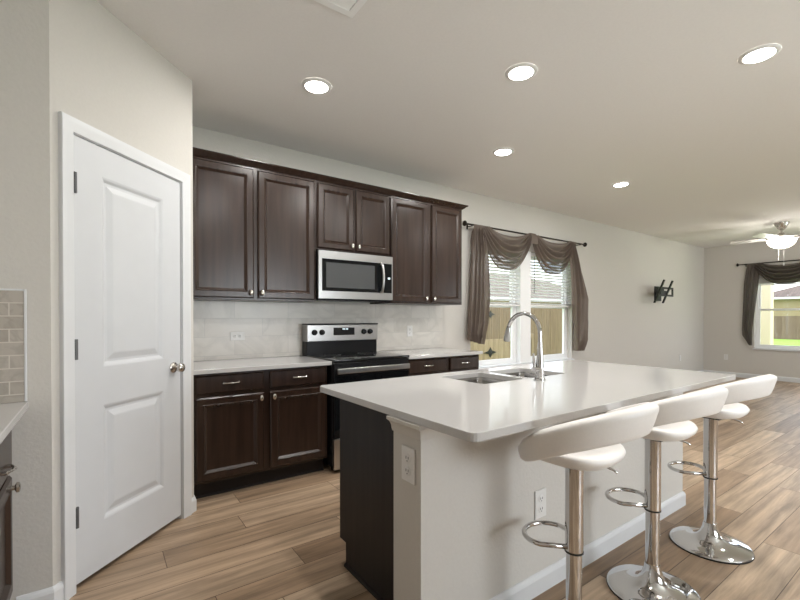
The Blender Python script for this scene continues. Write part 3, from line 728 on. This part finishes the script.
# backrest: a padded band that leaves the seat's sides and rises behind it
b = NB(); rings = []; N = 36
for i in range(N + 1):
    t = i / N * 2 - 1; a = t * math.radians(118); w = abs(t)
    ca = math.cos(a)
    rise = max(0, (ca + .42) / 1.42)          # 1 at the rear, 0 at the ends
    rise = min(1, rise) ** 0.85
    r = 0.203 + 0.036 * rise
    zc = 0.752 + 0.150 * rise; hh = 0.052 - 0.006 * (1 - rise) - 0.020 * max(0, (w - .8) / .2) ** 2
    th = 0.021 - .004 * max(0, (w - .8) / .2)
    cx_, cy_ = r * math.sin(a), -r * math.cos(a)
    ox, oy = math.sin(a), -math.cos(a)
    lean = 0.30
    ring = []
    for k in range(16):
        q = 2 * PI * k / 16; u = math.copysign(abs(math.cos(q)) ** .45, math.cos(q)) * th; v = math.copysign(abs(math.sin(q)) ** .45, math.sin(q)) * hh
        rad = u + v * lean
        ring.append(b.verts.new((cx_ + ox * rad, cy_ + oy * rad, zc + v - u * lean)))
    rings.append(ring)
for p_, q_ in zip(rings, rings[1:]):
    for k in range(16): b.faces.new((p_[k], p_[(k + 1) % 16], q_[(k + 1) % 16], q_[k]))
b.faces.new(rings[0]); b.faces.new(rings[-1])
obj('backrest', b, 'leather', st, smooth='all')
SP = [(1.442, 0.902, 2, 'white leatherette bar stool nearest the camera, at the near end of the island'), (2.043, 0.890, 0, 'middle white leatherette bar stool of the three at the island'), (2.712, 0.888, -1, 'white leatherette bar stool farthest from the camera, at the island end by the living room')]
for i, (x, y, rz, lab) in enumerate(SP):
    s_ = st if i == 0 else copy_tree(st)
    s_.location = (x, y, FZ); s_.rotation_euler = (0, 0, math.radians(rz)); s_['label'] = lab; s_['group'] = 'white bar stools along the island'

# ------------------------------------------------------------------ ceiling lights (local: ceiling plane at z = 0)
dl = thing('recessed_light', 'x', 'light')
b = NB(); lathe(b, [(0.074, -.0095), (0.081, -.010), (0.093, -.006), (0.097, -.0008)], 36, cap=False); lathe(b, [(0.074, -.0095), (0.072, -.006)], 36, cap=False); obj('trim_ring', b, 'plastic', dl, smooth=40)
b = NB(); lathe(b, [(0.0725, -.0085), (0.067, -.012), (0.045, -.017), (0, -.020)], 36, cap=False); obj('lens', b, 'lamp', dl, smooth='all', label='bright lit lens')
ld = bpy.data.lights.new('recessed_lamp', 'AREA'); ld.shape = 'DISK'; ld.size = 0.10; ld.energy = DOWNLIGHT_W; ld.color = (1.0, 0.975, 0.94)
lo = bpy.data.objects.new('recessed_lamp', ld); COL.objects.link(lo); lo.parent = dl; lo.location = (0, 0, -.0215)
DL = [(1.164, 2.566, 'lit recessed ceiling light above the base cabinet left of the range'), (2.121, 1.692, 'lit recessed ceiling light above the sink'),
      (3.087, 0.786, 'largest-looking lit recessed ceiling light, above the farthest bar stool'), (3.003, 2.594, 'lit recessed ceiling light just in front of the window end of the counter'),
      (4.823, 2.452, 'smallest-looking lit recessed ceiling light, beyond the windows\' curtain'),
      (1.164, 0.79, 'lit recessed ceiling light out of view above the near end of the island'), (4.823, 0.70, 'lit recessed ceiling light out of view right of the stools')]
for i, (x, y, lab) in enumerate(DL):
    s_ = dl if i == 0 else copy_tree(dl)
    s_.location = (x, y, H); s_['label'] = lab; s_['group'] = 'recessed ceiling lights'

M['ventwhite'] = mat('white_vent_enamel', (0.90, 0.90, 0.89), 0.4)
vt = thing('ceiling_vent', 'white ceiling air vent at the top edge of the picture', 'vent', (.885, 1.75, H))
b = NB(); grid_slab(b, [.73, .765, 1.005, 1.04], [1.63, 1.665, 1.835, 1.87], [(.765, 1.005, 1.665, 1.835)], 0.010, lambda u, v, w: (u, v, H - .0107 + w)); obj('vent_frame', b, 'ventwhite', vt)
b = NB()
for i in range(8):
    y = 1.672 + i * .0212
    vv = [b.verts.new(p) for p in ((.766, y, H - .002), (1.004, y, H - .002), (1.004, y + .014, H - .010), (.766, y + .014, H - .010))]; b.faces.new(vv)
obj('vent_louvres', b, 'ventwhite', vt, solid=0.0015)
b = NB(); box(b, .766, 1.004, 1.666, 1.834, H - .0012, H - .0006); obj('vent_throat', b, 'slot', vt)

# ------------------------------------------------------------------ ceiling fan
FX, FY = 8.84, 1.955
fan = thing('ceiling_fan', 'ceiling fan with lit white bowl in the living room', 'fan', (FX, FY, H))
OFF[fan.name] = (0, 0, 0)
b = NB(); lathe(b, [(0.0, -.0006), (0.095, -.0006), (0.095, -.02), (0.06, -.085), (0.028, -.125), (0, -.126)], 28, cap=False); obj('canopy', b, 'nickel', fan, smooth=40)
b = NB(); lathe(b, [(0.013, -.12), (0.013, -.19)], 14); lathe(b, [(0.03, -.165), (0.038, -.18), (0.03, -.20)], 18); obj('downrod', b, 'nickel', fan, smooth=40)
b = NB(); lathe(b, [(0.03, -.19), (0.10, -.20), (0.145, -.215), (0.150, -.24), (0.13, -.262), (0.11, -.27), (0, -.27)], 32, cap=False); obj('motor_housing', b, 'nickel', fan, smooth=40)
b = NB(); lathe(b, [(0.182, -.276), (0.182, -.282), (0.170, -.32), (0.14, -.365), (0.09, -.398), (0.03, -.412), (0, -.413)], 36, cap=False); lathe(b, [(0.182, -.276), (0.11, -.2705)], 36, cap=False); obj('light_bowl', b, 'bowl', fan, smooth='all', label='lit frosted glass bowl')
b = NB(); lathe(b, [(0.012, -.4135), (0.014, -.420), (0.006, -.432), (0, -.434)], 14); obj('finial', b, 'nickel', fan, smooth=40)
for x, L in ((-.03, .24), (.035, .15)):
    b = NB(); tube(b, [(0, x, -.40), (0, x, -.42 - L)], 0.0022, 6); lathe(b, [(0, -.45 - L), (.008, -.44 - L), (.006, -.42 - L), (0, -.415 - L)], 10, (0, x, 0)); obj('pull_chain', b, 'plastic', fan, smooth=40)
for i in range(5):
    a = math.radians(166 + 72 * i); b = NB()
    L0, L1 = .20, .66; pts = []
    n = 10
    for k in range(n + 1):
        t = k / n; w = .055 + .020 * t
        if t > .9: w *= math.sqrt(max(0.05, 1 - ((t - .9) / .1) ** 2 * .8))
        pts.append((L0 + (L1 - L0) * t, w))
    lo_ = [b.verts.new((r, -w, -.245 - w * .2)) for r, w in pts]; hi_ = [b.verts.new((r, w, -.245 + w * .2)) for r, w in pts]
    for k in range(n): b.faces.new((lo_[k], lo_[k + 1], hi_[k + 1], hi_[k]))
    bmesh.ops.rotate(b, cent=(0, 0, 0), matrix=Matrix.Rotation(a, 3, 'Z'), verts=b.verts)
    bl = obj('fan_blade', b, 'fanblade', fan, solid=0.007)
    b = NB(); box(b, .12, .25, -.018, .018, -.2475, -.2435, 0.001); bmesh.ops.rotate(b, cent=(0, 0, 0), matrix=Matrix.Rotation(a, 3, 'Z'), verts=b.verts); obj('blade_iron', b, 'nickel', bl)
fl = bpy.data.lights.new('fan_lamp', 'POINT'); fl.energy = FAN_W; fl.shadow_soft_size = 0.12; fl.color = (1, .95, .88)
flo = bpy.data.objects.new('fan_lamp', fl); COL.objects.link(flo); flo.parent = fan; flo.location = (0, 0, -.33)
M['bowl'].node_tree.nodes['Principled BSDF'].inputs['Alpha'].default_value = 0.6

# ------------------------------------------------------------------ curtain rods and scarves
def rod(label, u0, u1, z, f, brackets):
    c = thing('curtain_rod', label, 'curtain rod', f((u0 + u1) / 2, z, .09))
    b = NB(); tube(b, [f(u0, z, .09), f(u1, z, .09)], 0.0105, 12); obj('rod', b, 'bronze', c, smooth=40)
    for u, sg in ((u0, -1), (u1, 1)):
        b = NB(); n = 10; pts = [f(u + sg * .052 * k / n, z, .09) for k in range(n + 1)]
        tube(b, pts, 0, 16, radii=[max(.002, .034 * math.sin(PI * (k + .35) / (n + .5))) for k in range(n + 1)]); obj('finial', b, 'bronze', c, smooth=50)
    for u in brackets:
        b = NB(); tube(b, [f(u, z - .012, .0009), f(u, z - .012, .09)], 0.006, 8); tube(b, [f(u, z - .04, .004), f(u, z + .02, .004)], 0.010, 8); obj('rod_bracket', b, 'bronze', c)
    return c
gb = lambda u, z, w: (u, D - w, z)
gr = lambda u, z, w: (E - w, u, z)
ZR = 2.318
rod('dark bronze curtain rod over the pair of kitchen windows', 3.50, 5.95, ZR, gb, (3.60, 5.86))
rod('dark bronze curtain rod over the far living room window', 0.62, 3.02, 2.296, gr, (0.72, 2.93))

def swag(c, u0, u1, f, zr, sag, m, spread=.15, folds=5, nm='swag', seed=0, thick=.05):
    rnd = random.Random(seed); b = NB(); ns, nt_ = 44, 56; V = []
    ph = [rnd.uniform(-.4, .4) for _ in range(4)]
    for j in range(nt_ + 1):
        t = j / nt_; row = []
        dpt = .07 + (sag - .07) * t ** .9
        for i in range(ns + 1):
            s = i / ns; e = 4 * s * (1 - s)
            ua = u0 + spread * (1 - t) * .9; ub = u1 - spread * (1 - t) * .9
            u = ua + (ub - ua) * (.5 - .5 * math.cos(PI * s) * .55 + (s - .5) * .45 if False else s)
            cat = 1 - abs(2 * s - 1) ** 2.5
            fold = math.sin(2 * PI * folds * t ** 1.15 + ph[0] + 1.2 * (s - .5) * ph[1])
            amp = (.012 + .030 * e ** .7)
            zz = zr + .010 - dpt * cat - .012 * t * (1 - e) + fold * amp * .35
            w = .092 + thick * math.sin(PI * min(1, t * 1.1)) * e ** .6 + fold * amp + .02 * (1 - t) * 0
            if t < .10: w = .106 + (w - .106) * (t / .10)
            lb = .110 - .09 * min(1, max(0, (zr - .012 - zz) / .09)); row.append(b.verts.new(f(u, zz, max(.03, lb, w))))
        V.append(row)
    for j in range(nt_):
        for i in range(ns): b.faces.new((V[j][i], V[j][i + 1], V[j + 1][i + 1], V[j + 1][i]))
    return obj(nm, b, m, c, smooth='all')

def tail(c, prof, f, m, pleats=4, seed=0, nm='tail', amp=.028):
    """prof: [(z, u_left, u_right)] top to bottom; a pleated hanging length of cloth, bottom edge can slant"""
    rnd = random.Random(seed); b = NB(); ns, nt_ = 48, 50; V = []
    ph = rnd.uniform(0, 6); sl = [rnd.uniform(-.3, .3) for _ in range(3)]
    def at(t):
        x = t * (len(prof) - 1); k = min(int(x), len(prof) - 2); g = x - k; g = g * g * (3 - 2 * g) * .5 + g * .5
        return [(prof[k] + (prof[k][0],))[q] + ((prof[k + 1] + (prof[k + 1][0],))[q] - (prof[k] + (prof[k][0],))[q]) * g for q in range(4)]
    for j in range(nt_ + 1):
        t = j / nt_; row = []; p = at(t)
        zl, ul, ur = p[0], p[1], p[2]; zr_ = p[3] if len(p) > 3 else zl
        for i in range(ns + 1):
            s = i / ns
            a = 2 * PI * pleats * s + ph + sl[0] * 4 * t + .6 * math.sin(3 * t + sl[1] * 6)
            w = .085 + amp * math.sin(a) * (.55 + .45 * t) + .012 * math.sin(2.3 * a + 5 * t) + .02 * t
            u = ul + (ur - ul) * s + .010 * math.cos(a)
            if t < .06: w = .108 + (w - .108) * t / .06
            zz = zl + (zr_ - zl) * s; lb = .110 - .098 * min(1, max(0, (prof[0][0] - .03 - zz) / .09)); row.append(b.verts.new(f(u, zz, max(.012, lb, w))))
        V.append(row)
    for j in range(nt_):
        for i in range(ns): b.faces.new((V[j][i], V[j][i + 1], V[j + 1][i + 1], V[j + 1][i]))
    return obj(nm, b, m, c, smooth='all')

def wrap(c, u, f, zr, m, wd=.07, drop=.16):
    """the gathered loop where the cloth goes over the rod"""
    b = NB(); V = []; n, k_ = 14, 10
    for j in range(n + 1):
        t = j / n
        if t < .5: a = PI * t / .5; zz = zr + .018 * math.sin(a) + (0 if t > 0 else 0); w = .092 - .022 * math.cos(a) * -1 * 1
        if t < .5: w = .064 + .056 * (t / .5); zz = zr + .026 * math.sin(a)
        else: zz = zr - drop * (t - .5) / .5; w = .120 + .012 * math.sin(PI * (t - .5) / .5)
        V.append([b.verts.new(f(u + (i / k_ - .5) * wd * (1 + .5 * max(0, t - .5)), zz, w + .003 * math.sin(i * 2.4))) for i in range(k_ + 1)])
    for j in range(n):
        for i in range(k_): b.faces.new((V[j][i], V[j][i + 1], V[j + 1][i + 1], V[j + 1][i]))
    return obj('rod_wrap', b, m, c, smooth='all')

sc = thing('scarf_valance', 'grey-brown sheer scarf curtain draped over the kitchen window rod', 'curtain', (4.7, D - .09, 1.5))
swag(sc, 3.74, 4.74, gb, ZR, .50, 'scarf_sheer', seed=3)
swag(sc, 4.70, 5.70, gb, ZR, .50, 'scarf_sheer', seed=5)
wrap(sc, 4.72, gb, ZR, 'scarf', .12, .12)
tail(sc, [(2.325, 3.61, 3.79), (2.0, 3.59, 3.85), (1.5, 3.56, 3.86), (1.15, 3.53, 3.82), (1.02, 3.52, 3.77), (.96, 3.53, 3.74, .90)], gb, 'scarf', 4, 1, amp=.046)
tail(sc, [(2.325, 5.52, 5.70), (2.0, 5.60, 5.86), (1.5, 5.64, 6.07), (1.15, 5.66, 6.06), (.90, 5.68, 5.98), (.73, 5.72, 5.86)], gb, 'scarf', 3, 2, amp=.046)
sc2 = thing('scarf_valance', 'dark taupe scarf curtain draped over the far living room window', 'curtain', (E - .09, 1.8, 1.5))
swag(sc2, 1.80, 2.82, gr, 2.296, .44, 'scarf2', seed=8)
swag(sc2, 0.80, 1.84, gr, 2.296, .44, 'scarf2', seed=9)
wrap(sc2, 1.82, gr, 2.296, 'scarf2', .12, .12)
tail(sc2, [(2.305, 2.66, 2.88), (1.9, 2.70, 2.935), (1.4, 2.75, 2.95), (1.0, 2.79, 2.96), (.86, 2.79, 2.95), (.66, 2.80, 2.835)], gr, 'scarf2', 3, 4)
tail(sc2, [(2.305, .74, .94), (1.9, .68, .90), (1.4, .66, .86), (.9, .66, .84), (.7, .70, .78)], gr, 'scarf2', 3, 6)

# ------------------------------------------------------------------ blinds
def blind(label, u0, u1, z_bot, f, closed=False):
    c = thing('window_blind', label, 'blind', f((u0 + u1) / 2, 2.08, -.03), 'white slatted window blinds')
    b = NB(); grid_slab(b, [u0, u1], [2.062, 2.112], [], .045, lambda u, v, w: f(u, v, -.052 + w)); obj('headrail', b, 'blind', c)
    b = NB(); z = z_bot + .035; tilt = .38; step = .041 if not closed else .007
    while z < 2.05:
        vs = []
        for k in range(4):
            q = k / 3 - .5; vs.append((q * .046, .003 * (1 - (2 * q) ** 2) + q * .046 * tilt))
        lo_ = [b.verts.new(f(u0 + .004, z + dz, -.032 + w)) for w, dz in vs]; hi_ = [b.verts.new(f(u1 - .004, z + dz, -.032 + w)) for w, dz in vs]
        for k in range(3): b.faces.new((lo_[k], lo_[k + 1], hi_[k + 1], hi_[k]))
        z += step
    obj('slats', b, 'blind', c, solid=.0022)
    b = NB(); grid_slab(b, [u0 + .002, u1 - .002], [z_bot, z_bot + .018], [], .044, lambda u, v, w: f(u, v, -.054 + w)); obj('bottom_rail', b, 'blind', c)
    b = NB()
    for u in (u0 + .14, u1 - .14): tube(b, [f(u, z_bot + .01, -.007), f(u, 2.07, -.007)], .0012, 5)
    obj('ladder_cord', b, 'blind', c)
    b = NB(); tube(b, [f(u0 + .07, 2.06, -.003), f(u0 + .07, 1.55, -.003)], .0035, 6); obj('tilt_wand', b, 'slot', c)
blind('half lowered white blind in the left kitchen window', W1[0] + .006, W1[1] - .006, 1.375, gb)
blind('half lowered white blind in the right kitchen window', W2[0] + .006, W2[1] - .006, 1.375, gb)
blind('raised white blind at the top of the far living room window', W3[0] + .006, W3[1] - .006, 1.86, gr, True)

# ------------------------------------------------------------------ TV bracket on the back wall
tv = thing('tv_bracket', 'black articulated TV wall bracket without a screen', 'bracket', (8.25, D, 1.68))
b = NB(); box(b, 8.43, 8.68, D - .022, D - .0008, 1.53, 1.80, .003); obj('wall_plate', b, 'blackmetal', tv)
b = NB(); box(b, 8.50, 8.56, D - .13, D - .0225, 1.63, 1.71, .004); box(b, 8.20, 8.56, D - .17, D - .131, 1.63, 1.71, .004); box(b, 8.18, 8.24, D - .2, D - .171, 1.64, 1.70, .004); obj('arm', b, 'blackmetal', tv)
b = NB()
for z in (1.62, 1.75): box(b, 8.02, 8.66, D - .235, D - .215, z - .018, z + .018, .003)
box(b, 8.62, 8.66, D - .235, D - .215, 1.62, 1.75, .002); box(b, 8.02, 8.06, D - .235, D - .215, 1.62, 1.75, .002)
box(b, 8.14, 8.28, D - .234, D - .2005, 1.61, 1.76, .003); obj('cross_frame', b, 'blackmetal', tv)
for x in (8.04, 8.37):
    b = NB(); box(b, x - .022, x + .022, -.012, .012, -.215, .215, .003)
    bmesh.ops.rotate(b, cent=(x, 0, 0), matrix=Matrix.Rotation(math.radians(22), 3, 'X'), verts=b.verts)
    bmesh.ops.translate(b, vec=(0, D - .255, 1.68), verts=b.verts); obj('mounting_rail', b, 'blackmetal', tv)

# ------------------------------------------------------------------ outside
b = NB(); box(b, -14, 70, -26, 40, -0.35, -0.20); o = obj('lawn', b, 'grass'); tag(o, 'bright green lawn outside the windows', 'lawn', kind='structure')
def fence(label, x0, x1, y, z1, m, axis='x', group=None):
    c = thing('wooden_fence', label, 'fence', ((x0 + x1) / 2, y, -.2) if axis == 'x' else (y, (x0 + x1) / 2, -.2))
    b = NB(); n = int((x1 - x0) / .145); rnd = random.Random(3)
    for i in range(n):
        u = x0 + i * .145; d_ = rnd.uniform(-.004, .004); zt = z1 + rnd.uniform(-.012, .012)
        if axis == 'x': box(b, u + .003, u + .142, y + d_, y + .018 + d_, -.2, zt)
        else: box(b, y + d_, y + .018 + d_, u + .003, u + .142, -.2, zt)
    obj('boards', b, m, c)
    b = NB()
    for z in (.1, z1 - .25):
        if axis == 'x': box(b, x0, x1, y + .024, y + .064, z, z + .09)
        else: box(b, y + .024, y + .064, x0, x1, z, z + .09)
    obj('rails', b, m, c)
    return c
kf = fence('tall weathered wooden fence beyond the kitchen windows', 3.5, 26, 7.4, 1.62, 'fence')
fence('brown wooden fence across the lawn beyond the far window', -14, 13, 36, 1.3, 'fence_y', 'y')
gt = thing('yard_gate', 'low pale wooden gate with black hinges outside the left kitchen window', 'gate', (6.4, 5.6, -.2))
b = NB()
for i in range(14): box(b, 5.35 + i * .145, 5.35 + i * .145 + .139, 5.60, 5.62, -.18, .80)
obj('boards', b, 'gate', gt)
b = NB(); box(b, 5.35, 7.38, 5.625, 5.66, 0.0, .09); box(b, 5.35, 7.38, 5.625, 5.66, .52, .61); obj('rails', b, 'gate', gt)
for x in (5.31, 7.40):
    b = NB(); box(b, x - .045, x + .045, 5.6, 5.69, -.2, .88); obj('gate_post', b, 'gate', gt)
def diamond(bm, cx_, y, cz):
    pts = [(-.17, 0), (-.05, .03), (0, .095), (.05, .03), (.17, 0), (.05, -.03), (0, -.095), (-.05, -.03)]
    a = [bm.verts.new((cx_ + p[0], y, cz + p[1])) for p in pts]; e = [bm.verts.new((cx_ + p[0], y - .012, cz + p[1])) for p in pts]
    bm.faces.new(a); bm.faces.new(e[::-1])
    for k in range(8): bm.faces.new((a[k], a[(k + 1) % 8], e[(k + 1) % 8], e[k]))

b = NB(); diamond(b, 6.12, 5.598, .55); obj('hinge', b, 'blackmetal', gt)

b = NB(); diamond(b, 8.08, 7.385, 1.30); obj('hinge', b, 'blackmetal', kf)
def house(label, x0, x1, y0, y1, zw, zr_, ov=.5):
    c = thing('neighbour_house', label, 'house', ((x0 + x1) / 2, (y0 + y1) / 2, -.2))
    b = NB(); box(b, x0, x1, y0, y1, -.2, zw); wl = obj('house_wall', b, 'stucco', c)
    X0, X1, Y0, Y1 = x0 - ov, x1 + ov, y0 - ov, y1 + ov; h = (Y1 - Y0) / 2
    if X1 - X0 > Y1 - Y0: r0, r1 = (X0 + h, (Y0 + Y1) / 2, zr_), (X1 - h, (Y0 + Y1) / 2, zr_)
    else:
        h = (X1 - X0) / 2; r0, r1 = ((X0 + X1) / 2, Y0 + h, zr_), ((X0 + X1) / 2, Y1 - h, zr_)
    b = NB(); v = [b.verts.new(p) for p in ((X0, Y0, zw), (X1, Y0, zw), (X1, Y1, zw), (X0, Y1, zw), r0, r1)]
    if X1 - X0 > Y1 - Y0:
        for f_ in ((0, 1, 5, 4), (1, 2, 5), (2, 3, 4, 5), (3, 0, 4), (3, 2, 1, 0)): b.faces.new([v[i] for i in f_])
    else:
        for f_ in ((0, 1, 4), (1, 2, 5, 4), (2, 3, 5), (3, 0, 4, 5), (3, 2, 1, 0)): b.faces.new([v[i] for i in f_])
    obj('roof', b, 'roof', c)
    b = NB(); grid_slab(b, [X0, X0 + .06, X1 - .06, X1], [Y0, Y0 + .06, Y1 - .06, Y1], [(X0 + .06, X1 - .06, Y0 + .06, Y1 - .06)], .16, lambda u, v, w: (u, v, zw - .165 + w)); obj('fascia', b, 'trim', c)
    return c
house('tan house with a low brown hip roof seen through the kitchen blinds', 19, 34, 17, 28, 2.45, 4.6)
hr = house('pale tan house beyond the brown fence across the lawn', 47, 60, -8, 12, 2.9, 5.6)
pp = thing('patio_post', 'cream square patio post outside the far window', 'post', (12.7, 3.07, -.2))
b = NB(); box(b, 12.6, 12.85, 2.97, 3.17, -.199, 2.6, .01); obj('post_shaft', b, 'post', pp)
b = NB(); box(b, 12.56, 12.89, 2.93, 3.21, -.199, -.05, .01); obj('post_base', b, 'post', pp)
